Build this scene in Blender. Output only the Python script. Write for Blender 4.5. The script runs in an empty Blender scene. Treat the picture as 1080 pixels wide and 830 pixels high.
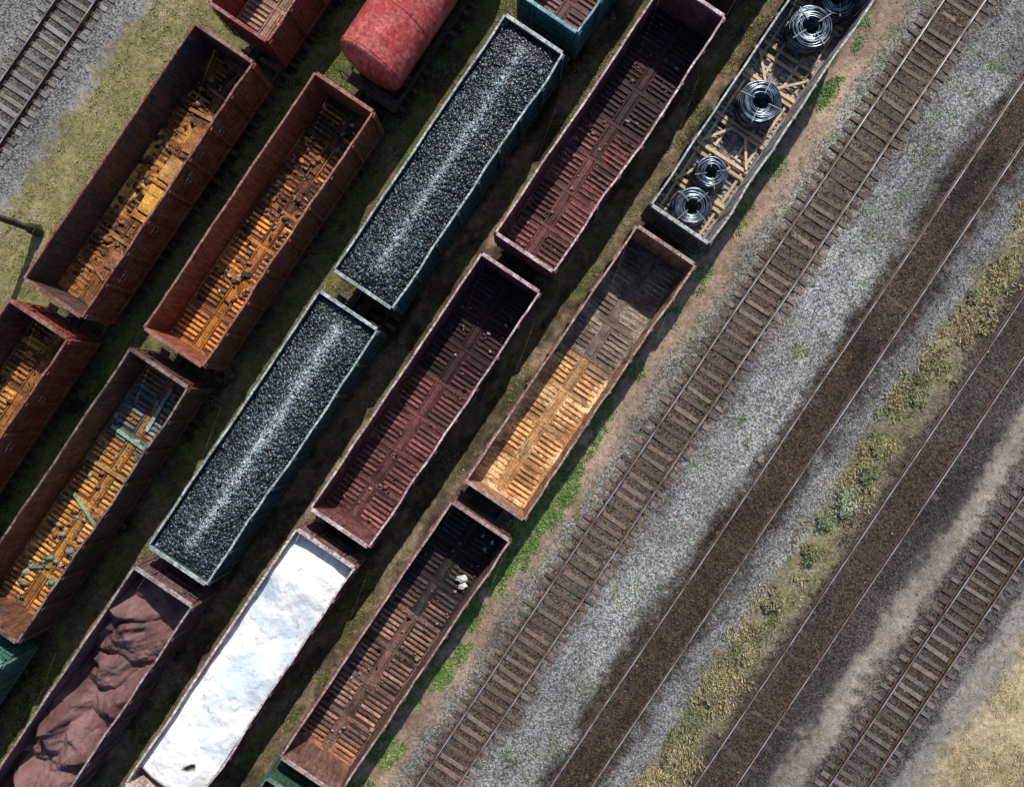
import bpy, math, random
import numpy as np
random.seed(5)
rng=np.random.default_rng(7)
scene=bpy.context.scene
coll=scene.collection

# ---------------------------------------------------------------- noise
_T={}
def vn(x,y,seed):
    if seed not in _T: _T[seed]=np.random.default_rng(seed+1000).random((256,256))
    R=_T[seed]
    xi=np.floor(x).astype(int); yi=np.floor(y).astype(int)
    fx=x-xi; fy=y-yi
    fx=fx*fx*(3-2*fx); fy=fy*fy*(3-2*fy)
    a=R[xi&255,yi&255]; b=R[(xi+1)&255,yi&255]; c=R[xi&255,(yi+1)&255]; d=R[(xi+1)&255,(yi+1)&255]
    return (a*(1-fx)+b*fx)*(1-fy)+(c*(1-fx)+d*fx)*fy
def fbm(x,y,sc,seed,o=4,g=.5):
    x=np.asarray(x,float); y=np.asarray(y,float)
    s=0;a=1;t=0
    for i in range(o):
        s=s+a*vn(x*sc+i*17.3,y*sc+i*9.1,seed+i); t+=a; a*=g; sc*=2.03
    return s/t            # 0..1
def sstep(a,b,x):
    t=np.clip((x-a)/(b-a),0,1); return t*t*(3-2*t)

# ---------------------------------------------------------------- mesh helpers
def link(ob,parent=None):
    coll.objects.link(ob)
    if parent: ob.parent=parent
    return ob
def fast(name,V,F,mat,C=None,smooth=False,parent=None,loc=(0,0,0)):
    V=np.asarray(V,np.float32); F=np.asarray(F,np.int32); k=F.shape[1]
    me=bpy.data.meshes.new(name)
    me.vertices.add(len(V)); me.vertices.foreach_set("co",V.ravel())
    me.loops.add(F.size); me.loops.foreach_set("vertex_index",F.ravel())
    me.polygons.add(len(F)); me.polygons.foreach_set("loop_start",np.arange(len(F),dtype=np.int32)*k)
    me.update(calc_edges=True); me.validate()
    if C is not None:
        C=np.asarray(C,np.float32)
        if C.shape[1]==3: C=np.hstack([C,np.ones((len(C),1),np.float32)])
        a=me.color_attributes.new("Col",'FLOAT_COLOR','POINT'); a.data.foreach_set("color",C.ravel())
    if smooth: me.polygons.foreach_set("use_smooth",[True]*len(me.polygons))
    me.materials.append(mat)
    ob=bpy.data.objects.new(name,me); ob.location=loc
    return link(ob,parent)
def grid_faces(nx,ny):
    i=np.arange(nx-1)[:,None]; j=np.arange(ny-1)[None,:]
    a=(i*ny+j).ravel()
    return np.stack([a,a+ny,a+ny+1,a+1],1)

class MB:
    def __init__(s): s.v=[];s.f=[];s.m=[];s.c=[]
    def add(s,V,F,m=0,c=(1,1,1)):
        o=len(s.v); s.v+= [tuple(p) for p in V]; s.f+=[tuple(o+i for i in f) for f in F]; s.m+=[m]*len(F); s.c+=[c]*len(V)
    def box(s,cx,cy,cz,sx,sy,sz,m=0,c=(1,1,1),tx=1,ty=1,rot=0):
        V=[]
        for z,kx,ky in ((-.5,1,1),(.5,tx,ty)):
            for x,y in ((-.5,-.5),(.5,-.5),(.5,.5),(-.5,.5)):
                X=x*sx*kx;Y=y*sy*ky
                if rot: X,Y=X*math.cos(rot)-Y*math.sin(rot),X*math.sin(rot)+Y*math.cos(rot)
                V.append((cx+X,cy+Y,cz+z*sz))
        s.add(V,[(0,3,2,1),(4,5,6,7),(0,1,5,4),(1,2,6,5),(2,3,7,6),(3,0,4,7)],m,c)
    def beam(s,x0,x1,z0,z1,ys,m=0,c=(1,1,1)):   # box running in y with sections
        V=[];F=[];n=len(ys)
        for y in ys: V+=[(x0,y,z0),(x1,y,z0),(x1,y,z1),(x0,y,z1)]
        for i in range(n-1):
            a=4*i
            for k in range(4):
                F.append((a+k,a+(k+1)%4,a+4+(k+1)%4,a+4+k))
        F.append((3,2,1,0)); a=4*(n-1); F.append((a,a+1,a+2,a+3))
        s.add(V,F,m,c)
    def cyl(s,p,axis,r,L,n=16,m=0,c=(1,1,1),r2=None):
        r2=r if r2 is None else r2
        V=[]
        for e,rr in ((-.5,r),(.5,r2)):
            for i in range(n):
                a=2*math.pi*i/n; u=rr*math.cos(a); w=rr*math.sin(a); l=e*L
                q={'x':(l,u,w),'y':(u,l,w),'z':(u,w,l)}[axis]
                V.append((p[0]+q[0],p[1]+q[1],p[2]+q[2]))
        F=[(i,(i+1)%n,n+(i+1)%n,n+i) for i in range(n)]+[tuple(range(n))[::-1],tuple(range(n,2*n))]
        s.add(V,F,m,c)
    def obj(s,name,mats,parent=None,loc=(0,0,0),smooth=False,deform=None,bevel=0):
        me=bpy.data.meshes.new(name)
        V=s.v
        if deform: V=deform(np.array(V)).tolist()
        me.from_pydata(V,[],s.f)
        for m in mats: me.materials.append(m)
        me.polygons.foreach_set("material_index",s.m)
        a=me.color_attributes.new("Col",'FLOAT_COLOR','POINT')
        C=np.ones((len(s.v),4),np.float32); C[:,:3]=np.array(s.c); a.data.foreach_set("color",C.ravel())
        me.update()
        import bmesh
        bm=bmesh.new(); bm.from_mesh(me); bmesh.ops.recalc_face_normals(bm,faces=bm.faces); bm.to_mesh(me); bm.free()
        if smooth: me.polygons.foreach_set("use_smooth",[True]*len(me.polygons))
        ob=bpy.data.objects.new(name,me); ob.location=loc
        if bevel:
            b=ob.modifiers.new("b",'BEVEL'); b.width=bevel; b.segments=1; b.limit_method='ANGLE'
        return link(ob,parent)

# ---------------------------------------------------------------- materials
class NT:
    def __init__(s,name,rough=.8,metal=0,spec=.3):
        s.mat=bpy.data.materials.new(name); s.mat.use_nodes=True
        s.t=s.mat.node_tree; s.b=s.t.nodes["Principled BSDF"]
        s.b.inputs["Roughness"].default_value=rough; s.b.inputs["Metallic"].default_value=metal
        s.b.inputs["Specular IOR Level"].default_value=spec
    def n(s,t,**k):
        x=s.t.nodes.new(t)
        for a,b in k.items(): setattr(x,a,b)
        return x
    def l(s,a,b): s.t.links.new(a,b)
    def coord(s,loc=(0,0,0),sc=(1,1,1)):
        tc=s.n("ShaderNodeTexCoord"); m=s.n("ShaderNodeMapping"); s.l(tc.outputs["Object"],m.inputs[0])
        m.inputs["Location"].default_value=loc; m.inputs["Scale"].default_value=sc
        return m.outputs[0]
    def noise(s,co,sc,det=6,rough=.6,dist=0):
        x=s.n("ShaderNodeTexNoise"); s.l(co,x.inputs["Vector"]); x.inputs["Scale"].default_value=sc
        x.inputs["Detail"].default_value=det; x.inputs["Roughness"].default_value=rough; x.inputs["Distortion"].default_value=dist
        return x.outputs["Fac"]
    def rng(s,v,a,b,c=0,d=1):
        x=s.n("ShaderNodeMapRange"); s.l(v,x.inputs[0])
        for i,q in enumerate((a,b,c,d)): x.inputs[i+1].default_value=q
        return x.outputs[0]
    def mix(s,f,a,b,mode='MIX'):
        x=s.n("ShaderNodeMix",data_type='RGBA',blend_type=mode)
        if hasattr(f,'links'): s.l(f,x.inputs[0])
        else: x.inputs[0].default_value=f
        for q,i in ((a,6),(b,7)):
            if hasattr(q,'links'): s.l(q,x.inputs[i])
            else: x.inputs[i].default_value=(*q,1)
        return x.outputs[2]
    def mul(s,col,val):
        c=s.n("ShaderNodeCombineColor")
        for i in range(3): s.l(val,c.inputs[i])
        return s.mix(1.0,col,c.outputs[0],'MULTIPLY')
    def bump(s,h,st=.5,d=.02):
        b=s.n("ShaderNodeBump"); s.l(h,b.inputs["Height"]); b.inputs["Strength"].default_value=st; b.inputs["Distance"].default_value=d
        s.l(b.outputs[0],s.b.inputs["Normal"])
    def add(s,a,b,op='ADD'):
        m=s.n("ShaderNodeMath",operation=op)
        for q,i in ((a,0),(b,1)):
            if hasattr(q,'links'): s.l(q,m.inputs[i])
            else: m.inputs[i].default_value=q
        return m.outputs[0]
    def out(s,c): s.l(c,s.b.inputs["Base Color"]); return s.mat

def steel(name,c1,c2,c3,seed,lo=.44,hi=.56,rough=.6,metal=0.0,dirt=.65):
    m=NT(name,rough,metal)
    co=m.coord((seed*7.3,seed*3.1,seed*1.7)); st=m.coord((seed*2,seed*5,0),(5,5,.7))
    a=m.noise(co,1.5,5,.75); b=m.noise(co,7,3,.75); s=m.noise(st,1.5,3,.6)
    col=m.mix(m.rng(a,lo,hi),c1,c2)
    col=m.mix(m.rng(b,.5,.64,0,dirt),col,c3)
    col=m.mul(col,m.rng(s,.3,.7,.5,1.5))
    m.bump(b,.35,.02)
    return m.out(col)
def vcol(name,rough=.85,sc1=2,sc2=18,amp=.35,bump=.5,bd=.02,spec=.3,seed=0,metal=0):
    m=NT(name,rough,metal,spec); co=m.coord((seed*4.7,seed*2.9,0))
    at=m.n("ShaderNodeAttribute",attribute_name="Col")
    a=m.noise(co,sc1,4,.7); col=m.mul(at.outputs["Color"],m.rng(a,.3,.7,1-amp,1+amp))
    if sc2:
        b=m.noise(co,sc2,3,.65); col=m.mul(col,m.rng(b,.3,.7,1-amp,1+amp))
        if bump: m.bump(b,bump,bd)
    return m.out(col)

M_under=steel("underframe_steel",(.04,.035,.032),(.09,.06,.04),(.02,.018,.017),3)
M_wheel=steel("wheel_steel",(.06,.05,.045),(.1,.06,.04),(.03,.03,.03),4,metal=.4)
M_wood=vcol("weathered_wood",.85,3,30,.25,.4,.01)
M_sleeper=vcol("sleeper_wood",.9,5,35,.4,.6,.02)
M_leaf=vcol("leaves",.7,1.5,0,.3,0)
M_stone=vcol("stones",.85,3,0,.2,0)
M_coal=vcol("coal",.33,6,0,.35,0,.02,spec=.7)
M_debris=vcol("debris_mix",.85,3,25,.35,.5,.02)
M_dirt=vcol("dirt_cover",.95,2,16,.5,.7,.03)
M_floor=vcol("wagon_floor_plate",.7,1.3,12,.55,.5,.02)
M_white=vcol("white_powder",.8,1.1,11,.07,.5,.04)
M_sand=vcol("purple_sand",.9,1.4,26,.22,.5,.025)

# ---------------------------------------------------------------- ground
TR={'T0':-27.1,'A':-18.18,'B':-12.86,'C':-7.62,'D':-2.86,'E':1.9,'T1':7.3,'T2':12.5,'T3':18.06,'T4':23.25}
zones=[(-60,(.17,.15,.08)),(-34,(.16,.15,.08)),(-31,(.22,.22,.225)),(-28.6,(.24,.24,.245)),(-28.2,(.13,.12,.115)),(-26.2,(.13,.12,.115)),(-25.7,(.26,.265,.275)),(-24.6,(.25,.25,.25)),
(-24,(.26,.22,.14)),(-20.6,(.2,.165,.1)),(-19.6,(.08,.06,.04)),(-16.9,(.08,.06,.038)),(-16.2,(.15,.115,.065)),(-15,(.18,.135,.08)),(-14.3,(.08,.06,.04)),
(-11.6,(.08,.06,.042)),(-10.9,(.2,.145,.09)),(-9.6,(.22,.16,.105)),(-9,(.09,.07,.05)),(-6.3,(.09,.07,.05)),(-5.75,(.27,.195,.14)),(-5.15,(.12,.095,.065)),(-4.6,(.3,.22,.155)),(-4.1,(.09,.07,.055)),
(-1.5,(.09,.07,.055)),(-.95,(.26,.19,.135)),(-.4,(.12,.095,.065)),(.1,(.28,.205,.145)),(.5,(.09,.07,.055)),(3.4,(.12,.095,.07)),(4,(.28,.205,.155)),(5,(.35,.26,.205)),(5.4,(.27,.235,.205)),(5.8,(.26,.255,.255)),
(6.1,(.2,.18,.172)),(6.4,(.125,.098,.088)),(8.2,(.125,.098,.088)),(8.7,(.22,.215,.22)),(9.2,(.31,.315,.325)),(10.8,(.3,.305,.315)),(11.5,(.07,.055,.047)),(13.4,(.06,.046,.04)),
(14.3,(.25,.25,.26)),(15,(.26,.255,.245)),(15.4,(.23,.205,.15)),(16.4,(.19,.165,.12)),(17.1,(.07,.056,.05)),(19.5,(.065,.054,.05)),(20.3,(.1,.09,.085)),(20.6,(.23,.205,.18)),(21.3,(.28,.25,.225)),(21.7,(.14,.125,.115)),
(22.2,(.09,.078,.073)),(24.5,(.1,.086,.08)),(25.1,(.12,.11,.11)),(25.4,(.22,.205,.195)),(26.3,(.22,.2,.175)),(26.8,(.34,.275,.18)),(34,(.33,.27,.16)),(60,(.22,.19,.1))]
gravz=[(-34,0),(-31,1),(-25,1),(-24.2,0),(-6,.15),(3.4,.1),(5,.3),(5.6,1),(15,1),(15.6,.4),(16.6,.7),(17,1),(20,1),(20.5,.25),(21.4,.3),(21.8,1),(25,1),(25.4,.4),(26.6,.15),(27,0)]
grz=[(-60,.8),(-32,.5),(-31,0),(-25,0),(-24.2,.7),(-20.4,.8),(-19.2,.45),(-17,.4),(-16,.9),(-15,.9),(-14,.4),(-11.8,.35),(-10.9,.6),(-9.6,.5),(-9,.15),(-6,.12),(-5.1,.42),(-4.4,.12),(-1,.12),(-.4,.42),(.2,.1),(3.2,.35),(4,.3),(5,.1),(9,.06),(9.7,.16),(10.5,.1),(11,0),(14.4,0),(15.4,.42),(16.4,.42),(16.8,0),(26,0),(27,.3),(60,.5)]
hz=[(-60,-.2),(-29.5,-.15),(-28.6,0),(-25.6,0),(-24,-.35),(-20,-.1),(-15.5,-.08),(-10.3,-.08),(-5.2,-.1),(-.5,-.1),(3.3,-.04),(4.6,-.16),(5.5,-.06),(6,0),(8.7,0),(9.8,-.15),(11,0),(13.9,.0),(15.4,-.3),(16.7,0),(19.6,0),(20.8,-.22),(21.7,0),(24.8,0),(26,-.22),(30,-.1),(60,0)]
def lerp(z,x):
    xs=[a for a,_ in z]
    if isinstance(z[0][1],tuple): return np.stack([np.interp(x,xs,[c[i] for _,c in z]) for i in range(3)],-1)
    return np.interp(x,xs,[c for _,c in z])
def warp(x,y): return x+(fbm(x,y*.45,.9,41,4)-.5)*1.1+(fbm(x,y,3.5,51,2)-.5)*.8
def gheight(x,y):
    x=np.asarray(x,float);y=np.asarray(y,float)
    h=lerp(hz,x)+(fbm(x,y,1.6,11,4)-.5)*.07+(fbm(x,y,.25,15,2)-.5)*.06*(np.abs(lerp(hz,x))>.02)
    for k,a in (('T1',.025),('T2',.065),('T3',.055),('T4',.02),('A',.05),('B',.05),('C',.05),('D',.05),('E',.05)):
        d=np.abs(x-TR[k]); h=h+(1-sstep(1.35,1.6,d))*a*(.35+1.0*fbm(x,y,1.1,31,3))
    return h
def axis(lo,hi,st,far=320):
    a=np.arange(lo,hi+st/2,st); e=[];q=st
    x=hi
    while x<far: q*=1.35; x+=q; e.append(x)
    x=lo;q=st;e2=[]
    while x>-far: q*=1.35; x-=q; e2.append(x)
    return np.array(e2[::-1]+list(a)+e)
gx=axis(-34,34,.12); gy=axis(-33,33,.14)
GX,GY=np.meshgrid(gx,gy,indexing='ij'); X=GX.ravel();Y=GY.ravel()
wx=warp(X,Y)
gc=lerp(zones,wx)
blot=fbm(X,Y*.6,.5,61,5,.6); gc=gc*(.35+1.3*blot)[:,None]
sp=sstep(.47,.6,fbm(X,Y*.5,.9,65,5,.65))*((X>-19.5)&(X<4)); gc=gc*(1-.62*sp[:,None])
sp=sstep(.5,.64,fbm(X,Y*.35,1.3,67,5,.6))*np.exp(-((X-12.5)/2.6)**2); gc=gc*(1-.5*sp[:,None])
gr=lerp(grz,wx); gm=sstep(.54,.45,fbm(X,Y,1.1,71,5,.7)+(.5-gr)*.5)*(gr>.02)
green=np.array([.085,.115,.03]); dry=np.array([.27,.225,.11])
yel=sstep(.4,.62,fbm(X,Y,.3,81,4))[:,None]
dl=np.clip(sstep(-17,-24,X),0,1)[:,None]; yel=np.clip(yel*.5+dl*.6,0,1); yel=np.where((X>14)[:,None],np.clip(yel+.6,0,1),yel)
gcol=(green*(1-yel)+dry*yel)*(.6+.8*fbm(X,Y,2.2,85,3))[:,None]
gc=gc*(1-gm[:,None]*.75)+gcol*gm[:,None]*.75
for k in ('T1','T2','T3','T4'):
    d=np.abs(X-TR[k]); w=(1-sstep(.4,1.0,d))*sstep(.35,.6,fbm(X,Y*.2,.8,91,3))*.6
    gc=gc*(1-w[:,None])+np.array([.075,.048,.035])*w[:,None]
gv=lerp(gravz,wx)
GC=np.hstack([gc,gv[:,None]])
V=np.stack([X,Y,gheight(X,Y)],1)
m=NT("ground_mix",.92,0,.2); co=m.coord()
at=m.n("ShaderNodeAttribute",attribute_name="Col")
vo=m.n("ShaderNodeTexVoronoi"); m.l(co,vo.inputs["Vector"]); vo.inputs["Scale"].default_value=14
sc_=m.n("ShaderNodeSeparateColor"); m.l(vo.outputs["Color"],sc_.inputs[0])
peb=m.rng(sc_.outputs[0],0,1,.3,1.75)
peb=m.add(peb,m.rng(vo.outputs["Distance"],.2,.65,1.1,.55),'MULTIPLY')
soil=m.add(m.rng(m.noise(co,4,4,.75),.3,.7,.5,1.5),m.rng(m.noise(co,24,2,.7),.3,.7,.5,1.5),'MULTIPLY')
mx=m.n("ShaderNodeMix",data_type='FLOAT'); m.l(at.outputs["Alpha"],mx.inputs[0]); m.l(soil,mx.inputs[2]); m.l(peb,mx.inputs[3])
col=m.mul(at.outputs["Color"],mx.outputs[0])
M_ground=m.out(col)
fast("ground",V,grid_faces(len(gx),len(gy)),M_ground,GC,True)

# ---------------------------------------------------------------- scatter
OCT=(np.array([(1,0,0),(-1,0,0),(0,1,0),(0,-1,0),(0,0,1),(0,0,-1)],float),np.array([(0,2,4),(2,1,4),(1,3,4),(3,0,4),(2,0,5),(1,2,5),(3,1,5),(0,3,5)]))
CUB=(np.array([(x,y,z) for x in(-.8,.8) for y in(-.8,.8) for z in(-.7,.7)]),np.array([(0,1,3),(0,3,2),(4,6,7),(4,7,5),(0,4,5),(0,5,1),(2,3,7),(2,7,6),(0,2,6),(0,6,4),(1,5,7),(1,7,3)]))
def scatter(name,P,S,C,mat,base=OCT,flat=.7,jit=.3,parent=None,loc=(0,0,0),yaw=False,asp=(.65,1.25)):
    n=len(P); bv,bf=base; k=len(bv)
    v=np.repeat(bv[None],n,0)*(1+rng.uniform(-jit,jit,(n,k,1)))+rng.uniform(-jit,jit,(n,k,3))*.5
    v=v*rng.uniform(asp[0],asp[1],(n,1,3))
    q=rng.normal(size=(n,4))
    if yaw: q[:,1:3]*=.06; 
    q/=np.linalg.norm(q,axis=1)[:,None]; w,x,y,z=q.T
    if yaw: v[:,:,2]*=flat
    R=np.stack([1-2*(y*y+z*z),2*(x*y-z*w),2*(x*z+y*w),2*(x*y+z*w),1-2*(x*x+z*z),2*(y*z-x*w),2*(x*z-y*w),2*(y*z+x*w),1-2*(x*x+y*y)],1).reshape(n,3,3)
    v=np.einsum('nij,nkj->nki',R,v)
    if not yaw: v[:,:,2]*=flat
    v=v*S[:,None,None]+P[:,None,:]
    F=(bf[None]+np.arange(n)[:,None,None]*k).reshape(-1,3)
    return fast(name,v.reshape(-1,3),F,mat,np.repeat(C,k,0),parent=parent,loc=loc)

N=75000
px=rng.uniform(-31,27,N); py=rng.uniform(-31,31,N); wp=warp(px,py); gw=lerp(gravz,wp)
keep=rng.random(N)<np.maximum(gw,.12); px,py,wp=px[keep],py[keep],wp[keep]
cc=lerp(zones,wp)*rng.uniform(.4,1.8,(len(px),1))
st_=rng.random(len(px))<.06; cc[st_]=np.array([.3,.28,.26])*rng.uniform(.6,1.3,(st_.sum(),1))
S=rng.uniform(.02,.05,len(px))
scatter("ballast_stones",np.stack([px,py,gheight(px,py)+S*.3],1),S,np.clip(cc,0,.6),M_stone)

# ---------------------------------------------------------------- railway tracks
mr=NT("rail_running_surface",.33,.6,.6); co=mr.coord(sc=(1,.35,1)); nn=mr.noise(co,3,4)
M_railtop=mr.out(mr.mix(mr.rng(nn,.42,.62),(.62,.66,.72),(.26,.22,.2)))
M_railtop2=steel("rail_dull_top",(.16,.13,.12),(.22,.17,.15),(.1,.07,.06),8,metal=.4,rough=.5)
M_railside=steel("rail_rust",(.08,.045,.032),(.11,.065,.045),(.04,.025,.02),6)
def track(x,sz,busy,scol,seed):
    e=bpy.data.objects.new("railway_track",None); link(e); e.location=(x,0,0)
    r=np.random.default_rng(seed)
    ys=np.arange(-66,66,.545)
    sl=MB()
    for y in ys:
        b=r.uniform(.55,1.45); c=tuple(k*b*r.uniform(.93,1.07) for k in scol)
        L=2.7+r.uniform(-.08,.08)
        sl.box(r.uniform(-.06,.06),y+r.uniform(-.05,.05),sz-.06+r.uniform(-.025,.014),L,.23*r.uniform(.85,1.1),.14,0,c,.995,.92,rot=r.uniform(-.03,.03))
    sl.obj("sleepers",[M_sleeper],e,bevel=.01)
    zt=sz+.02; H=.165
    prof=[(-.066,0),(.066,0),(.066,.012),(.012,.03),(.012,.115),(.036,.13),(.036,H-.008),(.026,H),(-.026,H),(-.036,H-.008),(-.036,.13),(-.012,.115),(-.012,.03),(-.066,.012)]
    for sd in (-1,1):
        rb=MB(); n=len(prof); sec=np.arange(-68,68.1,2); V=[];F=[];mi=[]
        for k,y in enumerate(sec):
            wob=.012*math.sin(y*.37+sd+seed)+.006*math.sin(y*1.1+seed)
            V+=[(sd*.795+a+wob,y,zt+b) for a,b in prof]
        for k in range(len(sec)-1):
            for i in range(n):
                j=(i+1)%n; F.append((k*n+i,k*n+j,(k+1)*n+j,(k+1)*n+i)); mi.append(1 if i==7 else 0)
        F+= [tuple(range(n))[::-1],tuple(range((len(sec)-1)*n,len(sec)*n))]; mi+=[0,0]
        rb.add(V,F); rb.m=mi
        rb.obj("rail",[M_railside,M_railtop if busy else M_railtop2],e)
    fb=MB()
    for y in ys:
        for sd in(-1,1):
            fb.box(sd*.795,y,sz+.018,.34,.17,.022,0,(.11,.075,.06))
            for o in(-.11,.11):
                fb.box(sd*.795+o,y+.04,sz+.042,.05,.05,.03,0,(.1,.07,.05)); fb.box(sd*.795+o,y-.05,sz+.042,.045,.045,.03,0,(.09,.06,.045))
    # fishplates at the rail joints
    for y in np.arange(-60+seed,60,12.5):
        for sd in(-1,1):
            for o in(-.035,.035): fb.box(sd*.795+o*1.3,y,sz+.085,.02,.75,.08,0,(.12,.09,.07))
    fb.obj("rail_fasteners",[M_debris],e)
track(TR['T0'],.05,True,(.2,.19,.185),1)
for i,k in enumerate('ABCDE'): track(TR[k],.03,False,(.1,.08,.06),10+i)
track(TR['T1'],.05,True,(.15,.115,.098),2); track(TR['T2'],.028,True,(.075,.057,.048),3)
track(TR['T3'],.03,True,(.07,.056,.05),4); track(TR['T4'],.05,True,(.14,.12,.11),5)

# ---------------------------------------------------------------- rolling stock parts
def running_gear(e,half,bog):
    u=MB()
    u.box(0,0,1.17,.42,2*half-.2,.3); 
    for sx in(-1,1): u.box(sx*1.33,0,1.27,.12,2*half-.12,.2)
    for y in np.linspace(-half+.1,half-.1,8): u.box(0,y,1.24,2.6,.14,.14)
    for sy in(-1,1):
        u.box(0,sy*(half-.05),1.22,2.9,.14,.3)
        u.box(0,sy*(half+.22),1.07,.26,.5,.22); u.box(0,sy*(half+.42),1.07,.4,.24,.34,tx=.8); u.box(.16,sy*(half+.55),1.07,.1,.16,.3)
        u.cyl((-.45,sy*(half+.1),.95),'z',.035,.4,8); u.cyl((.9,sy*(half+.1),1.15),'x',.03,.5,8)
        u.cyl((-.45,sy*(half+.25),.8),'y',.03,.45,8)
    u.cyl((-.55,1.2,.95),'y',.18,.8,14); u.cyl((.6,-1,.9),'y',.16,.5,12)
    u.obj("underframe",[M_under],e)
    w=MB()
    for sy in(-1,1):
        w.box(0,sy*bog,.72,2.2,.4,.3)
        for sx in(-1,1):
            w.box(sx*1.03,sy*bog,.68,.16,1.5,.28,ty=.6); w.box(sx*1.03,sy*bog,.52,.18,.8,.2)
            for q in(-.925,.925): w.box(sx*1.03,sy*bog+q,.68,.22,.32,.3)
        for q in(-.925,.925):
            w.cyl((0,sy*bog+q,.68),'x',.08,2.1,12)
            for sx in(-1,1):
                w.cyl((sx*.79,sy*bog+q,.68),'x',.47,.13,28); w.cyl((sx*.715,sy*bog+q,.68),'x',.5,.03,28)
    w.obj("bogies",[M_wheel],e)

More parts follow.
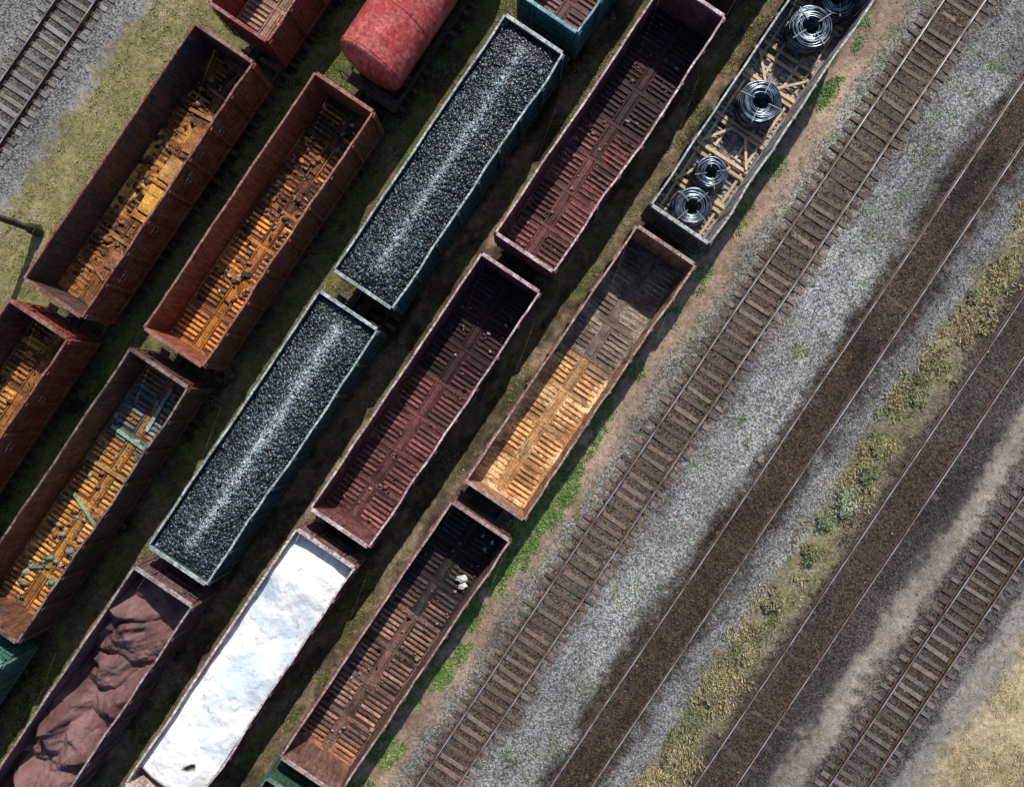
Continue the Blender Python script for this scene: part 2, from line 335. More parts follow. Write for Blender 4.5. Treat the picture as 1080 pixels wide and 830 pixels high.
HW=1.5; HL=6.45; RIM=3.6; FL=1.5
def gondola(x,y,seed,paint,rust,dark,rimc,rimw,floorfn=None,inner=None,rl=.44,rh=.56,marks=False):
    e=bpy.data.objects.new("gondola_wagon",None); link(e); e.location=(x,y,0)
    r=np.random.default_rng(seed)
    Mp=steel("wagon_paint_%d"%seed,paint,rust,dark,seed,rl,rh)
    Mi=steel("wagon_inner_%d"%seed,*(inner or (rust,paint,dark)),seed+50,.42,.58)
    Mr=steel("wagon_rim_%d"%seed,rimc,rimw,paint,seed+90,.42,.58,dirt=.75)
    b=MB()
    ys=list(np.linspace(-HL+.05,HL-.05,41)); xi=1.43
    for sx in(-1,1):
        b.beam(*(sorted((sx*xi,sx*(xi+.012)))),1.36,RIM-.06,ys,1)
        b.beam(*(sorted((sx*(xi+.0125),sx*(xi+.03)))),1.36,RIM-.06,ys,0)
        b.beam(*(sorted((sx*(xi-.012),sx*HW))),RIM-.09,RIM,ys,2)
        b.beam(*(sorted((sx*(xi+.031),sx*(xi+.12)))),1.3,1.46,ys,0)
        for k,yy in enumerate(np.linspace(-HL+.12,HL-.12,9)):
            b.box(sx*(xi+.085),yy,2.46,.107,.15 if 0<k<8 else .22,2.08,0)
            if 0<k<8:
                b.box(sx*(xi+.15),yy,2.2,.025,.1,1.5,0)
                b.box(sx*(xi-.008),yy,2.5,.014,.05,2.0,1)
        yy=np.linspace(-HL+.12,HL-.12,9)
        for k in range(8):
            for z in(1.8,2.2,2.6,3.0,3.35):
                b.box(sx*(xi+.045),(yy[k]+yy[k+1])/2,z,.03,1.25,.1,0); b.box(sx*(xi-.006),(yy[k]+yy[k+1])/2,z+.01,.012,1.2,.06,1)
    xe=xi-.014
    for sy in(-1,1):
        b.box(0,sy*(HL-.07),2.46,2*xe,.012,2.2,1); b.box(0,sy*(HL-.05),2.46,2*xe,.02,2.2,0)
        b.box(0,sy*(HL-.02),RIM-.042,2*xe-.002,.15,.086,2)
        for z in(1.75,2.3,2.85,3.3): b.box(0,sy*(HL-.005),z,2*xe-.1,.07,.13,0)
        for z in(1.75,2.3,2.85,3.3): b.box(0,sy*(HL-.08),z,2*xe-.1,.012,.09,1)
        for xx in(-.75,.75): b.box(xx,sy*(HL+.035),2.4,.1,.05,2.0,0)
        lx=sy*1.15
        for z in np.arange(1.5,3.4,.3): b.box(lx,sy*(HL+.1),z,.4,.025,.025,0)
        for dx in(-.2,.2): b.box(lx+dx,sy*(HL+.1),2.4,.025,.026,2.0,0)
        b.box(-lx,sy*(HL+.16),1.3,.5,.25,.03,0)
    if marks:
        for sx in(1,):
            for q in(-4.2,-1.7,.9,3.3):
                b.box(sx*(xi+.064),q,2.8,.006,.6,.12,3); b.box(sx*(xi+.064),q,2.5,.006,.3,.08,3)
    sd=seed
    def deform(V):
        k=np.clip((V[:,2]-1.6)/2,0,1)
        d=(fbm(V[:,1],V[:,1]*0+sd,.35,200+sd,3)-.5)*.17+(fbm(V[:,1],V[:,1]*0+sd,1.6,300+sd,2)-.5)*.05
        sg=np.sign(V[:,0])
        env=np.clip((HL-.1-np.abs(V[:,1]))/1.0,0,1)
        V[:,0]+=np.where(np.abs(V[:,0])>1.3,d*k*env*(1+.4*sg),0)
        V[:,2]+=np.where(V[:,2]>3.4,(fbm(V[:,1],sg*3,.5,400+sd,3)-.5)*.05,0)
        return V
    mk=NT("marking_paint_%d"%seed,.7); mm=mk.noise(mk.coord(),14,3)
    b.obj("body",[Mp,Mi,Mr,mk.out(mk.mix(mk.rng(mm,.48,.52),(.5,.48,.45),paint))],e,deform=deform)
    running_gear(e,HL-.02,4.33)
    f=MB(); fn=floorfn or (lambda u,s,r:((.08,.05,.045),(.04,.03,.03)))
    nb=7; L=2*(HL-.1); bl=L/nb
    for k in range(nb):
        y0=-L/2+k*bl; yc=y0+bl/2
        for s in(-1,1):
            rc,pc=fn(yc/HL,s,r); pj=r.uniform(.65,1.3); zt=r.uniform(-.01,.012)
            f.box(s*.79,yc,FL-.03+zt,1.24,bl-.05,.04,0,tuple(q*pj for q in pc))
            n=6; hs=r.uniform(-.03,.03)
            for j in range(n):
                yy=y0+.2+(bl-.4)*(j+.5)/n+hs
                rc,pc=fn(yy/HL,s,r); q=r.uniform(.6,1.35)*pj**.6
                cc=tuple(a*q for a in rc)
                f.box(s*.79+r.uniform(-.015,.015),yy,FL+.018+zt,1.06*r.uniform(.96,1.02),(bl-.4)/n*.58,.07,0,cc,.95,.6,rot=r.uniform(-.015,.015))
            for xx in (.2,1.385): 
                f.box(s*xx,yc,FL+.02,.06,bl-.16,.07,0,tuple(a*.7 for a in rc),.6,1)
        rc,pc=fn(y0/HL,1,r)
        f.box(0,y0,FL+.0,2.8,.2,.06,0,tuple(a*.6 for a in rc),1,.8)
        rc,pc=fn(yc/HL,-1,r)
        f.box(0,yc,FL+.02,.32,bl-.21,.06,0,tuple(a*.6 for a in rc),.7,1)
    f.obj("floor_hatches",[M_floor],e)
    return e
def cover(e,seed,colfn,lift=0.0,amp=.14,sc=.9,name="dirt_cover",res=.06):
    xs=np.arange(-1.41,1.415,res); ys=np.arange(-6.33,6.335,res)
    A,B=np.meshgrid(xs,ys,indexing='ij'); A=A.ravel();B=B.ravel()
    h=FL+lift+(fbm(A,B,sc,seed,5,.65)-.5)*amp*2
    edge=np.minimum(1.42-np.abs(A),6.35-np.abs(B)); h+=np.exp(-edge*6)*.06
    fast(name,np.stack([A,B,h],1),grid_faces(len(xs),len(ys)),M_dirt,colfn(A,B,h),False,e)
def mixc(a,b,t): return np.array(a)*(1-t[:,None])+np.array(b)*t[:,None]
def junk(e,n,cols,seed,yr=(-6,6),smax=.16,name="debris"):
    r=np.random.default_rng(seed)
    P=np.stack([r.uniform(-1.3,1.3,n),r.uniform(*yr,n),FL+.07+r.uniform(0,.03,n)],1); S=r.uniform(.03,1,n)**2.5*smax+.02
    c=np.array(cols)[r.integers(0,len(cols),n)]*r.uniform(.6,1.3,(n,1))
    scatter(name,P,S,c,M_debris,CUB,.14,.3,e,yaw=True,asp=(.35,1.6))

red=((.2,.035,.028),(.24,.085,.05),(.06,.025,.02))
# ---- track A
def fA(u,s,r): return ((.3,.13,.045),(.09,.05,.03))
def cA(seed,O,Bk):
    def f(A,B,h):
        t=sstep(.42,.6,fbm(A,B,1.1,seed+3,5,.65)); c=mixc((.065,.032,.022),(.32,.13,.045),t)
        k2=sstep(.52,.6,fbm(A,B,1.8,seed+19,4)); c=c*(1-k2[:,None]*.65)
        q=sstep(.5,.58,fbm(A,B,.6,seed+9,5,.6)); q=q*sstep(4.5,2.5,np.abs(B-O)); c=c*(1-q[:,None])+np.array([.58,.29,.06])*q[:,None]
        d=sstep(Bk,Bk+1.5,B)*.4; return c*(1-d[:,None])
    return f
g=gondola(TR['A'],-.98,1,*red,(.16,.05,.04),(.26,.17,.15),fA,((.06,.042,.045),(.11,.055,.042),(.03,.025,.025)),marks=True)
cover(g,101,cA(101,-.8,3.2),.025,.08,.9); junk(g,330,[(.26,.11,.05),(.12,.05,.035),(.4,.2,.07),(.06,.05,.05),(.3,.2,.13)],1,smax=.15)
sh=MB()
for (a,b,w,l,ro,c) in ((.3,-.85,1.25,1.3,.03,(.6,.31,.06)),(.2,.75,1.1,1.2,-.04,(.45,.23,.09)),(.4,-1.75,1.6,.28,.02,(.5,.22,.05)),(.25,2.3,.8,1.0,.1,(.34,.15,.05)),(.3,-.05,1.7,.12,.02,(.34,.12,.04)),(.25,-4,.9,.8,.15,(.28,.12,.06)),(.5,-4.8,.7,.1,.8,(.3,.2,.12)),(.2,-5,1.4,.1,-.4,(.28,.14,.08)),(.1,3.6,1.9,.16,.1,(.32,.16,.07)),(.2,4.7,1.7,.14,-.05,(.25,.11,.06)),(.2,-3.1,1.8,.14,0,(.33,.15,.06))):
    sh.box(a,b,FL+.12,w,l,.02,0,c,rot=ro)
sh.obj("rusty_sheets",[M_floor],g)
def f2(u,s,r): return ((.46,.2,.055),(.11,.055,.03)) if r.random()>.3 else ((.26,.11,.045),(.07,.04,.03))
g=gondola(TR['A'],-14.92,2,*red,(.18,.06,.045),(.28,.18,.15),f2,((.09,.045,.04),(.16,.065,.04),(.035,.025,.022)),marks=True); cover(g,111,cA(111,4,9),-.02,.08,.8); junk(g,150,[(.26,.11,.05),(.12,.05,.035)],4,smax=.12)
gondola(TR['A'],12.94,3,(.22,.03,.032),(.2,.06,.045),(.06,.025,.022),(.25,.07,.06),(.3,.2,.18),lambda u,s,r:((.5,.33,.24),(.24,.13,.1)))
# ---- track B
def fB1(u,s,r):
    k=r.random()
    if u<.05: return ((.64,.25,.055),(.15,.06,.03)) if k>.3 else ((.36,.14,.05),(.1,.05,.03))
    return ((.22,.08,.04),(.08,.04,.03)) if k>.25 else ((.58,.24,.06),(.1,.05,.03))
g=gondola(TR['B'],.12,4,(.24,.06,.04),(.22,.08,.045),(.07,.03,.025),(.24,.09,.07),(.34,.19,.15),fB1,((.26,.075,.045),(.19,.075,.045),(.07,.03,.025)))
def c(A,B,h):
    t=sstep(.4,.62,fbm(A,B,.9,123,5,.65)); c=mixc((.075,.034,.024),(.34,.13,.045),t); q=sstep(-.5,2.5,B)*.35; return c*(1-q[:,None])
cover(g,121,c,-.01,.09,.8); junk(g,450,[(.14,.06,.04),(.05,.035,.03),(.4,.18,.07),(.3,.27,.24),(.05,.05,.05)],2,(-4,6),.12)
def fB2(u,s,r):
    k=r.random()
    if u<.33: return ((.66,.31,.075),(.15,.07,.03)) if k>.2 else ((.38,.17,.055),(.1,.05,.03))
    if u<.42: return ((.2,.3,.24),(.07,.07,.06)) if k>.5 else ((.45,.2,.07),(.08,.05,.04))
    if u<.78: return ((.19,.21,.22),(.05,.055,.06)) if k>.35 else ((.42,.21,.09),(.06,.05,.05))
    return ((.38,.17,.09),(.07,.04,.03)) 
g=gondola(TR['B'],-13.8,5,(.075,.04,.036),(.11,.05,.038),(.03,.025,.025),(.1,.06,.055),(.26,.2,.18),fB2,((.08,.045,.038),(.18,.075,.04),(.035,.025,.022)))
def c(A,B,h):
    t=sstep(.4,.62,fbm(A,B,.9,133,4,.6)); c=mixc((.06,.04,.03),(.38,.18,.06),t); q=sstep(1.5,3,B)[:,None]; return c*(1-q)+np.array([.1,.105,.11])*q
cover(g,131,c,-.02,.08,.8); junk(g,300,[(.34,.15,.06),(.1,.1,.1),(.16,.28,.22),(.25,.24,.22)],3,(-6,6),.13)
sh=MB()
for (a,b,w,l,ro,cc) in ((.1,2.6,2.5,.15,-.03,(.2,.33,.27)),(.1,-1.2,2.2,.14,-.4,(.25,.34,.2)),(-.4,-4.4,.5,.12,.6,(.2,.3,.2)),(.2,4.4,.16,2.2,.05,(.2,.3,.28)),(-.1,.9,2.4,.14,.03,(.3,.22,.1))): sh.box(a,b,FL+.12,w,l,.06,0,cc,rot=ro)
sh.obj("timber_bars",[M_floor],g)
gondola(TR['B'],-27.75,6,(.05,.18,.15),(.08,.12,.1),(.03,.05,.05),(.1,.25,.2),(.2,.3,.28))
# ---- tank wagon
def tank(x,y):
    e=bpy.data.objects.new("tank_wagon",None); link(e); e.location=(x,y,0)
    Mt=steel("tank_red_paint",(.4,.05,.052),(.5,.13,.12),(.22,.06,.05),20,.42,.6,.42,dirt=.5)
    R=1.5; zc=2.95; Lh=5.3; n=64
    pr=[(-Lh-.0,0.001)]
    for a in np.linspace(8,90,9): pr.append((-Lh+.42*(1-math.cos(math.radians(a)))**1.0,R*math.sin(math.radians(a))))
    pr+= [(q,R) for q in np.linspace(-Lh+.5,Lh-.5,30)]
    for a in np.linspace(90,8,9): pr.append((Lh-.42*(1-math.cos(math.radians(a))),R*math.sin(math.radians(a))))
    pr.append((Lh,.001))
    V=[(rr*math.cos(2*math.pi*i/n),q,zc+rr*math.sin(2*math.pi*i/n)) for q,rr in pr for i in range(n)]
    F=[(k*n+i,k*n+(i+1)%n,(k+1)*n+(i+1)%n,(k+1)*n+i) for k in range(len(pr)-1) for i in range(n)]
    b=MB(); b.add(V,F); b.obj("tank_barrel",[Mt],e,smooth=True)
    d=MB()
    for q in(-Lh+.55,-2.6,0,2.6,Lh-.55):
        n2=48; V=[];F=[]
        for yy,rr in((q-.05,R-.01),(q-.05,R+.018),(q+.05,R+.018),(q+.05,R-.01)): V+=[(rr*math.cos(2*math.pi*i/n2),yy,zc+rr*math.sin(2*math.pi*i/n2)) for i in range(n2)]
        for k in range(3): F+=[(k*n2+i,k*n2+(i+1)%n2,(k+1)*n2+(i+1)%n2,(k+1)*n2+i) for i in range(n2)]
        d.add(V,F)
    d.cyl((0,0,zc+R+.05),'z',.35,.3,24); d.cyl((0,0,zc+R+.22),'z',.4,.06,24); d.box(0,.9,zc+R+.08,.9,.7,.04); d.box(0,-.9,zc+R+.08,.9,.7,.04)
    d.obj("tank_fittings",[Mt],e)
    s=MB()
    for q in(-4.2,4.2): s.box(0,q,1.5,2.4,.5,.35,tx=1.1)
    for sy in(-1,1): 
        s.box(0,sy*5.4,1.42,2.9,.55,.05)
        for xx in(-1.35,1.35): s.box(xx,sy*5.62,1.8,.04,.04,.8)
        s.box(0,sy*5.62,2.2,2.7,.04,.04)
    for xx in(-1.25,1.25): s.box(xx,1.2,2.6,.05,.05,2.6); s.box(xx,.7,2.6,.05,.05,2.6)
    s.obj("tank_saddles",[M_under],e); running_gear(e,5.5,3.9)
tank(TR['B'],13.15)
# ---- track C
teal=((.022,.075,.08),(.05,.08,.078),(.02,.03,.03))
def coal(e,seed,streak):
    xs=np.arange(-1.42,1.425,.06); ys=np.arange(-6.36,6.365,.06); A,B=np.meshgrid(xs,ys,indexing='ij'); A=A.ravel();B=B.ravel()
    def hh(A,B):
        ed=np.minimum(1,(6.4-np.abs(B))/1.0)
        return 3.24+.45*(1-np.abs(A)/1.43)*ed+(fbm(A,B,1.0,seed,3)-.5)*.2
    C=np.tile(np.array([.012,.015,.02]),(len(A),1))
    fast("coal_surface",np.stack([A,B,hh(A,B)+(fbm(A,B,9,seed+4,2)-.5)*.06],1),grid_faces(len(xs),len(ys)),M_coal,C,False,e)
    r=np.random.default_rng(seed); n=10500
    x=r.uniform(-1.4,1.4,n); y=r.uniform(-6.33,6.33,n); S=r.uniform(0,1,n)**2*.06+.028
    base=np.where(r.random(n)<.14,r.uniform(.09,.22,n),r.uniform(.01,.05,n))
    C=base[:,None]*np.array([.72,1.0,1.3])
    cx=.02+.25*(fbm(y,y*0,.25,seed+7,3)-.5)
    dist=np.abs(x-cx); w=.05+.16*fbm(y,y*0,.6,seed+8,3)
    p=(np.exp(-(dist/w)**2)*.9+np.exp(-dist/.4)*.3)*streak*sstep(-6.2,-5,y)*sstep(6.2,5,y)
    dust=np.clip(p*r.uniform(.0,1.1,n),0,1)**1.3
    C=C*(1-dust[:,None])+np.array([.48,.56,.64])*dust[:,None]
    scatter("coal_lumps",np.stack([x,y,hh(x,y)+.01],1),S,C,M_coal,CUB,.8,.35,e)
    n=4600; y=r.uniform(-5.7,5.7,n); w=.08+.2*fbm(y,y*0,.6,seed+8,3); x=.02+.25*(fbm(y,y*0,.25,seed+7,3)-.5)+r.normal(0,1,n)*w*(1+1.6*(r.random(n)<.3))
    k=(np.abs(x)<1.35)&(r.random(n)<streak*(.2+1.2*fbm(x,y,1.2,seed+12,3))); x,y=x[k],y[k]; n=len(x)
    scatter("pale_dust_chips",np.stack([x,y,hh(x,y)+.055],1),r.uniform(.012,.034,n),np.array([.7,.78,.86])*r.uniform(.5,1.05,(n,1)),M_stone,OCT,.6,.35,e)
for yy,sd,st in((6.57,7,.7),(-7.36,8,.95)):
    g=gondola(TR['C'],yy,sd,*teal,(.26,.31,.32),(.5,.54,.55),inner=((.04,.07,.07),(.05,.06,.06),(.02,.02,.02))); coal(g,sd*13,st)
gondola(TR['C'],20.49,9,(.025,.15,.17),(.05,.12,.13),(.02,.05,.05),(.08,.28,.3),(.25,.4,.4),lambda u,s,r:((.2,.1,.11),(.09,.055,.06)),inner=((.16,.08,.09),(.12,.06,.06),(.04,.03,.03)))
g=gondola(TR['C'],-21.29,10,(.11,.055,.06),(.15,.1,.11),(.045,.03,.035),(.22,.16,.17),(.42,.36,.37),inner=((.09,.05,.06),(.11,.07,.07),(.035,.025,.03)))
def sandload(e,seed):
    xs=np.arange(-1.42,1.425,.04); ys=np.arange(-6.36,6.365,.04); A,B=np.meshgrid(xs,ys,indexing='ij'); A=A.ravel();B=B.ravel()
    r=np.random.default_rng(seed)
    h=np.full(len(A),1.8)
    Aw=A+(fbm(A,B,.8,seed+5,4)-.5)*1.5; Bw=B+(fbm(A,B,.8,seed+6,4)-.5)*1.8
    for i in range(12):
        cx=r.uniform(-1.4,1.4); cy=-6+12.2*(i+.5)/12+r.uniform(-.5,.5); top=r.uniform(2.75,3.65)
        d=np.sqrt((Aw-cx)**2+(Bw-cy)**2*.8); h=np.maximum(h,top-.92*np.sqrt(d*d+.0015))
    h-=sstep(4.6,6.3,B)*.4; h=np.minimum(h,3.52)
    h+=(fbm(A,B,1.5,seed+2,6,.62)-.5)*.16
    t=sstep(.35,.65,fbm(A,B,.8,seed+3,5,.6)); C=mixc((.105,.052,.055),(.2,.115,.115),t)
    fast("sand_load",np.stack([A,B,h],1),grid_faces(len(xs),len(ys)),M_sand,C,True,e)
    n=1500; k=r.integers(0,len(A),n); S=r.uniform(.012,.045,n)**1.0
    scatter("sand_clods",np.stack([A[k],B[k],h[k]+.005],1),S,C[k]*r.uniform(.6,1.2,(n,1)),M_stone,OCT,.7,.3,e)
sandload(g,77)
# ---- track D
pur=((.13,.05,.055),(.19,.1,.1),(.05,.028,.032))
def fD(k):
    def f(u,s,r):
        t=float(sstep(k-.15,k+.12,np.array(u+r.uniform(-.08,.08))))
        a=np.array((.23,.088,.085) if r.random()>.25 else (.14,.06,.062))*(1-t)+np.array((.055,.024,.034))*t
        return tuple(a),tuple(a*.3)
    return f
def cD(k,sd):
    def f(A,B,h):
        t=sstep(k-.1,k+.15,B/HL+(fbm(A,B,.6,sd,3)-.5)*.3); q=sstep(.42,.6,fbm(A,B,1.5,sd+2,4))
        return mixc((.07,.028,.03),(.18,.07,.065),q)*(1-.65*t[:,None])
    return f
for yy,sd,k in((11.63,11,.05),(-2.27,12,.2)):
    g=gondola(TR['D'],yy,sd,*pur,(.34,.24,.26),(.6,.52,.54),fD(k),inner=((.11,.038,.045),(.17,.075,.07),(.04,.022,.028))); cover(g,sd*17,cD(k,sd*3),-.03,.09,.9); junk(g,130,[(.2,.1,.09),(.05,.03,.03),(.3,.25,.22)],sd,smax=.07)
gondola(TR['D'],25.53,13,(.05,.03,.035),(.08,.05,.05),(.03,.02,.02),(.1,.07,.07),(.2,.17,.17))
g=gondola(TR['D'],-16.17,14,(.1,.035,.04),(.2,.14,.14),(.05,.03,.03),(.42,.35,.36),(.65,.6,.6),inner=((.5,.46,.46),(.25,.14,.13),(.12,.07,.07)))
def powder(e,seed):
    xs=np.arange(-1.42,1.425,.04); ys=np.arange(-6.36,6.365,.04); A,B=np.meshgrid(xs,ys,indexing='ij'); A=A.ravel();B=B.ravel()
    h=3.1+.26*(1-(A/1.43)**2)+(fbm(A,B,.45,seed,2,.5)-.5)*.4-np.abs(fbm(A,B,.8,seed+3,4)-.5)*.3+(fbm(A,B,5,seed+6,3)-.5)*.03
    h-=sstep(5.2,6.4,B)*.35+sstep(-5.7,-6.5,B)*.8
    d=np.hypot(A-.38,B+4.6+.12*np.sin(A*9)); ang=fbm(A,B,4,seed+8,2); hole=1-sstep(.1,.25,d+(ang-.5)*.2)
    h-=hole*.22
    C=mixc((.62,.72,.82),(.85,.86,.87),sstep(.34,.52,fbm(A,B,.6,seed+4,5)))
    C=C*(1-hole[:,None]*.93)
    spk=(fbm(A,B,6,seed+9,2)>.78)[:,None]; C=C*np.where(spk,.7,1)
    rust=sstep(-5.6,-6.1,B+(fbm(A,B,1.5,5,3)-.5))[:,None]; C=C*(1-rust)+np.array([.25,.12,.08])*rust
    fast("white_powder_load",np.stack([A,B,h],1),grid_faces(len(xs),len(ys)),M_white,C,True,e)
powder(g,88)
# ---- track E
def fE2(u,s,r):
    t=float(sstep(-.02,.14,np.array(u+r.uniform(-.05,.05)+.03*s)))
    a=np.array((.72,.41,.19) if r.random()>.2 else (.52,.27,.11))*(1-t)+np.array((.26,.2,.165))*t; p=np.array((.36,.18,.075))*(1-t)+np.array((.13,.098,.08))*t
    return tuple(a),tuple(p)
g=gondola(TR['E'],2.32,15,(.16,.07,.06),(.24,.14,.11),(.06,.035,.03),(.26,.16,.14),(.42,.32,.29),fE2,((.33,.18,.11),(.24,.13,.09),(.1,.06,.05)))
def c(A,B,h):
    t=sstep(-.1,1.2,B+(fbm(A,B,.8,153,3)-.5)*1.5); q=sstep(.42,.58,fbm(A,B,1.4,155,5,.65))
    c=mixc((.36,.18,.075),(.74,.53,.32),q); d=mixc((.15,.11,.09),(.31,.26,.22),q); e_=sstep(4,6.3,B)[:,None]
    return (c*(1-t[:,None])+d*t[:,None])*(1-.4*e_)
cover(g,151,c,.0,.065,1.2)
def fE3(u,s,r):
    t=float(sstep(.12,.36,np.array(u+r.uniform(-.05,.05))))
    a=np.array((.3,.17,.14) if r.random()>.2 else (.19,.11,.095))*(1-t)+np.array((.045,.036,.038))*t
    if u<-.86: a=np.array((.34,.16,.1))
    return tuple(a),tuple(a*.2)
g=gondola(TR['E'],-11.6,16,(.13,.06,.052),(.19,.11,.1),(.05,.03,.03),(.26,.17,.15),(.42,.33,.31),fE3,((.12,.065,.06),(.18,.1,.08),(.04,.028,.028)))
def c(A,B,h):
    t=sstep(.3,2.4,B+(fbm(A,B,.8,163,3)-.5)*1.5); c=mixc((.045,.032,.028),(.17,.1,.08),sstep(.4,.65,fbm(A,B,1,165,4)))
    q=sstep(-5.3,-5.6,B)[:,None]; c=c*(1-q)+np.array([.34,.16,.11])*q
    return c*(1-t[:,None])+np.array([.025,.022,.024])*t[:,None]
cover(g,161,c,-.035,.08,.8); junk(g,160,[(.25,.15,.12),(.05,.03,.03),(.3,.27,.25)],16,smax=.08)
gondola(TR['E'],-25.52,17,(.03,.09,.07),(.05,.08,.06),(.02,.03,.03),(.06,.13,.1),(.15,.2,.18))
def bag(x,y,s):
    import bmesh
    bm=bmesh.new(); bmesh.ops.create_icosphere(bm,subdivisions=3,radius=1); ph=random.uniform(0,6)
    for q in bm.verts:
        k=random.uniform(.8,1.1)*(1+.3*math.sin(q.co.x*4+ph)*math.cos(q.co.y*5+ph)); q.co.x*=s*k*1.3; q.co.y*=s*k*.75; q.co.z*=s*k*.35
    me=bpy.data.meshes.new("crumpled_bag"); bm.to_mesh(me); bm.free()
    ob=bpy.data.objects.new("crumpled_bag",me); mm=NT("bag_plastic",.6); n_=mm.noise(mm.coord(),6,4)
    me.materials.append(mm.out(mm.mix(mm.rng(n_,.4,.6),(.75,.75,.72),(.4,.4,.42)))); ob.location=(x,y,FL+.09+s*.3); ob.rotation_euler=(0,0,ph); link(ob)
bag(2.72,-8.1,.2); bag(2.95,-8.35,.17); bag(2.98,-6.0,.09)
# coil wagon
def fE1(u,s,r): return ((.34,.32,.33),(.14,.14,.16))
g=gondola(TR['E'],16.24,18,(.05,.08,.07),(.12,.11,.1),(.04,.035,.035),(.3,.32,.32),(.5,.5,.5),fE1,((.26,.26,.27),(.18,.16,.16),(.08,.07,.07)))
def c(A,B,h):
    q=sstep(.4,.65,fbm(A,B,1.2,175,4)); return mixc((.15,.145,.155),(.38,.35,.34),q)
cover(g,171,c,-.01,.05,.9); junk(g,240,[(.5,.4,.28),(.15,.14,.14),(.35,.3,.24)],18,smax=.08)
w=MB(); r=np.random.default_rng(9)
def plank(x0,y0,x1,y1,z,wd=.14,c=(.62,.48,.31)):
    L=math.hypot(x1-x0,y1-y0); a=math.atan2(y1-y0,x1-x0); k=r.uniform(.7,1.15)
    w.box((x0+x1)/2,(y0+y1)/2,z,L,wd,.07,0,tuple(q*k for q in c),rot=a)
coils=[(1.96,11.07,.82),(1.84,12.75,.7),(1.9,16.5,.95),(1.91,20.4,.92),(2.22,22.1,.78)]
z1=FL+.09; z2=z1+.075
for sx in(-1.1,-.5,.5,1.1): 
    for a,b in((-6.1,-2.1),(-2,1.8),(1.9,6.1)): plank(sx+r.uniform(-.05,.05),a,sx+r.uniform(-.05,.05),b,z1,.12)
for yy in (-5.95,-4.35,-4.1,-2.65,-2.3,-.95,-.75,1.3,1.5,2.6,3.05,5.15,5.35): plank(-1.32,yy,1.32,yy+r.uniform(-.06,.06),z2,.14)
z3=z2+.072
for (a,b,c_,d) in ((-1.2,-2.2,-.35,-1.0),(1.2,-2.2,.35,-1.0),(-1.2,2.5,-.3,1.55),(1.2,2.5,.3,1.55),(-1.2,-4.3,-.5,-3.0)): plank(a,b,c_,d,z3,.11,(.66,.53,.35)); z3+=.003
w.obj("timber_dunnage",[M_wood],g)
mw=NT("coil_wire_steel",.3,.85,.6); n_=mw.noise(mw.coord(),3,4)
M_wire=mw.out(mw.mix(mw.rng(n_,.4,.6),(.2,.25,.33),(.06,.07,.09)))
M_strap=NT("coil_strap",.5,.3); M_strap.b.inputs["Base Color"].default_value=(.22,.25,.28,1); M_strap=M_strap.mat
def coil(x,y,R,seed):
    e=bpy.data.objects.new("wire_coil",None); link(e); e.location=(x,y,z2+.04); e.rotation_euler=(0,0,seed)
    r=np.random.default_rng(seed); H=.85; ri=R*.4; nr=10; nz=9; seg=44; sd=6; wr=.035
    V=[];F=[]
    for i in range(nr):
        for j in range(nz):
            rad=ri+(R-ri)*(i+.5)/nr+r.uniform(-.015,.015); zz=wr+H*(j/(nz-1)) 
            if (i in(0,nr-1)) and j>=nz-1: continue
            ox,oy=r.normal(0,.03,2); tx,ty=r.uniform(-.04,.04,2); o=len(V)
            for a in range(seg):
                th=2*math.pi*a/seg; wv=.012*math.sin(5*th+i+j)
                for b in range(sd):
                    p=2*math.pi*b/sd; rr=rad+wr*math.cos(p)+wv
                    V.append((rr*math.cos(th)+ox,rr*math.sin(th)+oy,zz+wr*math.sin(p)+tx*math.cos(th)*.8+ty*math.sin(th)*.8+.02))
            for a in range(seg):
                for b in range(sd):
                    F.append((o+a*sd+b,o+((a+1)%seg)*sd+b,o+((a+1)%seg)*sd+(b+1)%sd,o+a*sd+(b+1)%sd))
    fast("wire_loops",V,F,M_wire,None,True,e)
    s=MB()
    for k in range(4):
        a=k*math.pi/2+.3; m_=(ri+R)/2
        s.box(m_*math.cos(a),m_*math.sin(a),H+.1,(R-ri)+.1,.035,.015,rot=a)
        for q in(ri-.04,R+.05): s.box(q*math.cos(a),q*math.sin(a),H/2+.05,.015,.035,H+.08,rot=a)
    s.obj("straps",[M_strap],e)
for i,(a,b,c_) in enumerate(coils): coil(a,b,c_,i+1)

# ---------------------------------------------------------------- vegetation
def tufts(name,P,size,cols,nb,spread,up=.6,wd=.022):
    n=len(P); N=n*nb
    base=np.repeat(P,nb,0)+np.concatenate([rng.normal(0,1,(N,2))*np.repeat(spread,nb)[:,None],np.zeros((N,1))],1)
    az=rng.uniform(0,2*math.pi,N); L=np.repeat(size,nb)*rng.uniform(.5,1.2,N); el=rng.uniform(.25,1.3,N)
    d=np.stack([np.cos(az)*np.cos(el),np.sin(az)*np.cos(el),np.sin(el)*up],1); sd=np.stack([-np.sin(az),np.cos(az),np.zeros(N)],1)
    w_=(wd*rng.uniform(.6,1.5,N))[:,None]
    a=base-sd*w_*.5; b=base+sd*w_*.5; mid=base+d*L[:,None]*.55; tip=base+d*L[:,None]; tip[:,2]-=L*.12
    V=np.stack([a,b,mid+sd*w_*.8,tip,mid-sd*w_*.8],1).reshape(-1,3)
    o=np.arange(N)[:,None]*5
    F=np.concatenate([o+np.array([[0,1,2]]),o+np.array([[0,2,4]]),o+np.array([[4,2,3]])],0)
    C=np.repeat(np.repeat(cols,nb,0)*rng.uniform(.6,1.5,(N,1)),5,0)
    return fast(name,V,F,M_leaf,C)
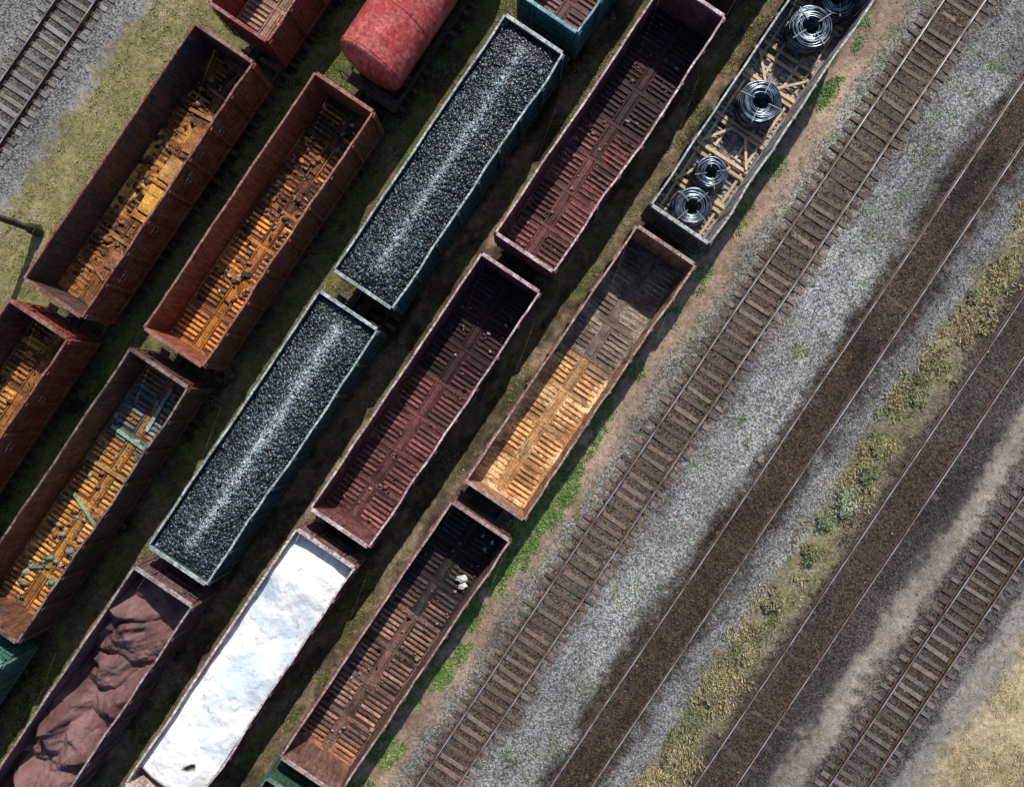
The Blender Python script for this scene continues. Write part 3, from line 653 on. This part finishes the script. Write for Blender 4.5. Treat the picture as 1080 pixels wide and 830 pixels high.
def place(n,x0,x1,y0,y1,seed,thr,sc=.7):
    x=rng.uniform(x0,x1,n); y=rng.uniform(y0,y1,n); k=fbm(x,y,sc,seed,5,.6)>thr; x,y=x[k],y[k]
    return np.stack([x,y,gheight(x,y)],1)
def gcols(n,a,b): 
    t=rng.random((n,1)); return np.array(a)*(1-t)+np.array(b)*t
G1=(.06,.12,.022);G2=(.17,.19,.05);DR=(.33,.27,.14)
L=[place(9000,-24.4,-19.7,-30,30,71,.48,1.1),place(8500,-16.9,-14.1,-30,30,72,.47,1.0),place(6500,-11.6,-9.0,-30,30,73,.5,1.0),place(2600,-6.0,-4.4,-30,30,74,.53,1.0),place(2600,-1.2,.2,-30,30,75,.52,1.0)]
P=np.concatenate(L); t=np.clip((-P[:,0]-15)/8,0,1)[:,None]*.7; C=gcols(len(P),G1,G2)*(1-t)+gcols(len(P),G2,DR)*t
br=(P[:,0]>-13)[:,None]&(rng.random((len(P),1))<.25); C=np.where(br,np.array([.26,.19,.11]),C)
tufts("grass",P,rng.uniform(.06,.18,len(P)),C,9,np.full(len(P),.1))
P=np.concatenate([place(3600,3.3,4.7,-30,30,76,.53,.7),place(2400,3.4,5.1,-30,-1,77,.5,.7)]); 
tufts("weeds",P,rng.uniform(.08,.24,len(P)),gcols(len(P),(.06,.17,.03),(.2,.27,.08)),13,np.full(len(P),.09),.6,.03)
P=np.concatenate([place(2200,8.7,11.1,-30,30,78,.55,1.1),place(800,5.1,6.1,-30,30,79,.54,1),place(500,14.2,15.2,-30,30,84,.55,1),place(350,6.3,8.3,-30,30,86,.6,1)]); S=rng.uniform(.03,.1,len(P))
tufts("gravel_weeds",P,S,gcols(len(P),(.1,.21,.05),(.24,.3,.13)),8,S*1.0,.5,.022)
P=place(9500,14.6,17.0,-30,30,80,.48,.9); cx=15.75+.35*np.sin(P[:,1]*.5)
keep=rng.random(len(P))<np.exp(-((P[:,0]-cx)/.7)**2)*np.interp(P[:,1],[-30,-18,-5,3,8,12,30],[.5,.7,.9,1,.8,.45,.3]); P=P[keep]
tt=fbm(P[:,0],P[:,1],.35,82,3)[:,None]; tt=sstep(.35,.55,tt)
C=gcols(len(P),(.2,.23,.1),(.13,.15,.055))*(1-tt)+gcols(len(P),(.4,.34,.19),(.26,.21,.12))*tt
tufts("scrub_plants",P,rng.uniform(.1,.32,len(P)),C,14,rng.uniform(.05,.18,len(P)),.9,.026)
bx=[(15.8,4.4,.65,(.3,.34,.24)),(15.6,3.3,.45,(.24,.28,.17)),(16,6.2,.45,(.2,.24,.11)),(15.7,7.6,.4,(.3,.3,.15)),(15.9,1.6,.45,(.22,.24,.11)),(15.7,-1.2,.5,(.28,.27,.14)),(15.9,-4,.4,(.36,.31,.18)),(15.6,-6.5,.5,(.28,.27,.15)),(15.8,-10,.45,(.34,.29,.17)),(15.7,-12.8,.45,(.24,.24,.12)),(15.9,-15.5,.4,(.17,.21,.08)),(15.3,-18,.6,(.15,.2,.07)),(15.8,10.5,.35,(.25,.26,.14)),(15.5,16,.3,(.24,.26,.14))]
for (a,b,R_,cc) in bx:
    n=int(360*R_/.5); th=rng.uniform(0,2*math.pi,n); rr=R_*np.sqrt(rng.random(n))*(.75+.3*np.sin(th*3+a*7+b)+.25*np.sin(th*5+b*3)); hh_=rng.random(n)*R_*.7*np.sqrt(np.clip(1-(rr/R_)**2,0.05,1))
    x=a+rr*np.cos(th); y=b+rr*np.sin(th)*1.5; P=np.stack([x,y,gheight(x,y)+hh_],1)
    tufts("bush",P,rng.uniform(.05,.13,n),np.array(cc)*rng.uniform(.45,1.3,(n,1)),6,np.full(n,.045),.7,.028)
P=place(6500,26.5,33,-30,10,83,.45,.8)
tufts("dry_grass",P,rng.uniform(.06,.16,len(P)),gcols(len(P),(.42,.35,.21),(.29,.24,.12)),9,np.full(len(P),.1))

# ---------------------------------------------------------------- utility pole
p=bpy.data.objects.new("utility_pole",None); link(p); p.location=(-22.8,-6.1,-.2)
b=MB(); b.cyl((0,0,4.5),'z',.17,9,14,r2=.1); b.cyl((0,0,.35),'z',.3,.5,12,r2=.24); b.obj("shaft",[M_under],p)
b=MB(); b.box(0,0,8.4,1.6,.1,.12); b.box(0,0,7.8,1.2,.1,.1)
for q in(-.7,-.35,.35,.7): b.cyl((q,0,8.56),'z',.05,.2,10)
b.obj("crossarm",[M_under],p)

# ---------------------------------------------------------------- light, world, camera
el=math.radians(39); sh_=(-.23,.973)
wd_=bpy.data.worlds.new("World"); scene.world=wd_; wd_.use_nodes=True; nt=wd_.node_tree
sky=nt.nodes.new("ShaderNodeTexSky"); sky.sky_type='NISHITA'; sky.sun_disc=False; sky.sun_elevation=el; sky.sun_rotation=math.atan2(sh_[0],sh_[1])
nt.links.new(sky.outputs[0],nt.nodes["Background"].inputs[0]); nt.nodes["Background"].inputs[1].default_value=.115
ld=bpy.data.lights.new("sun",'SUN'); ld.energy=5.0; ld.angle=math.radians(.6); ld.color=(1,.92,.8)
lo=bpy.data.objects.new("sun",ld); link(lo)
from mathutils import Vector
tosun=Vector((sh_[0]*math.cos(el),sh_[1]*math.cos(el),math.sin(el)))
lo.rotation_euler=tosun.to_track_quat('Z','Y').to_euler(); lo.location=(0,0,40)
cd=bpy.data.cameras.new("camera"); cam=bpy.data.objects.new("camera",cd); link(cam)
cd.sensor_width=36; cd.lens=755/1080*36; cd.clip_end=1500
cam.location=(0,0,33.56); cam.rotation_euler=(0,0,math.radians(33.9))
scene.camera=cam
scene.view_settings.view_transform='Standard'; scene.view_settings.look='None'; scene.view_settings.exposure=0
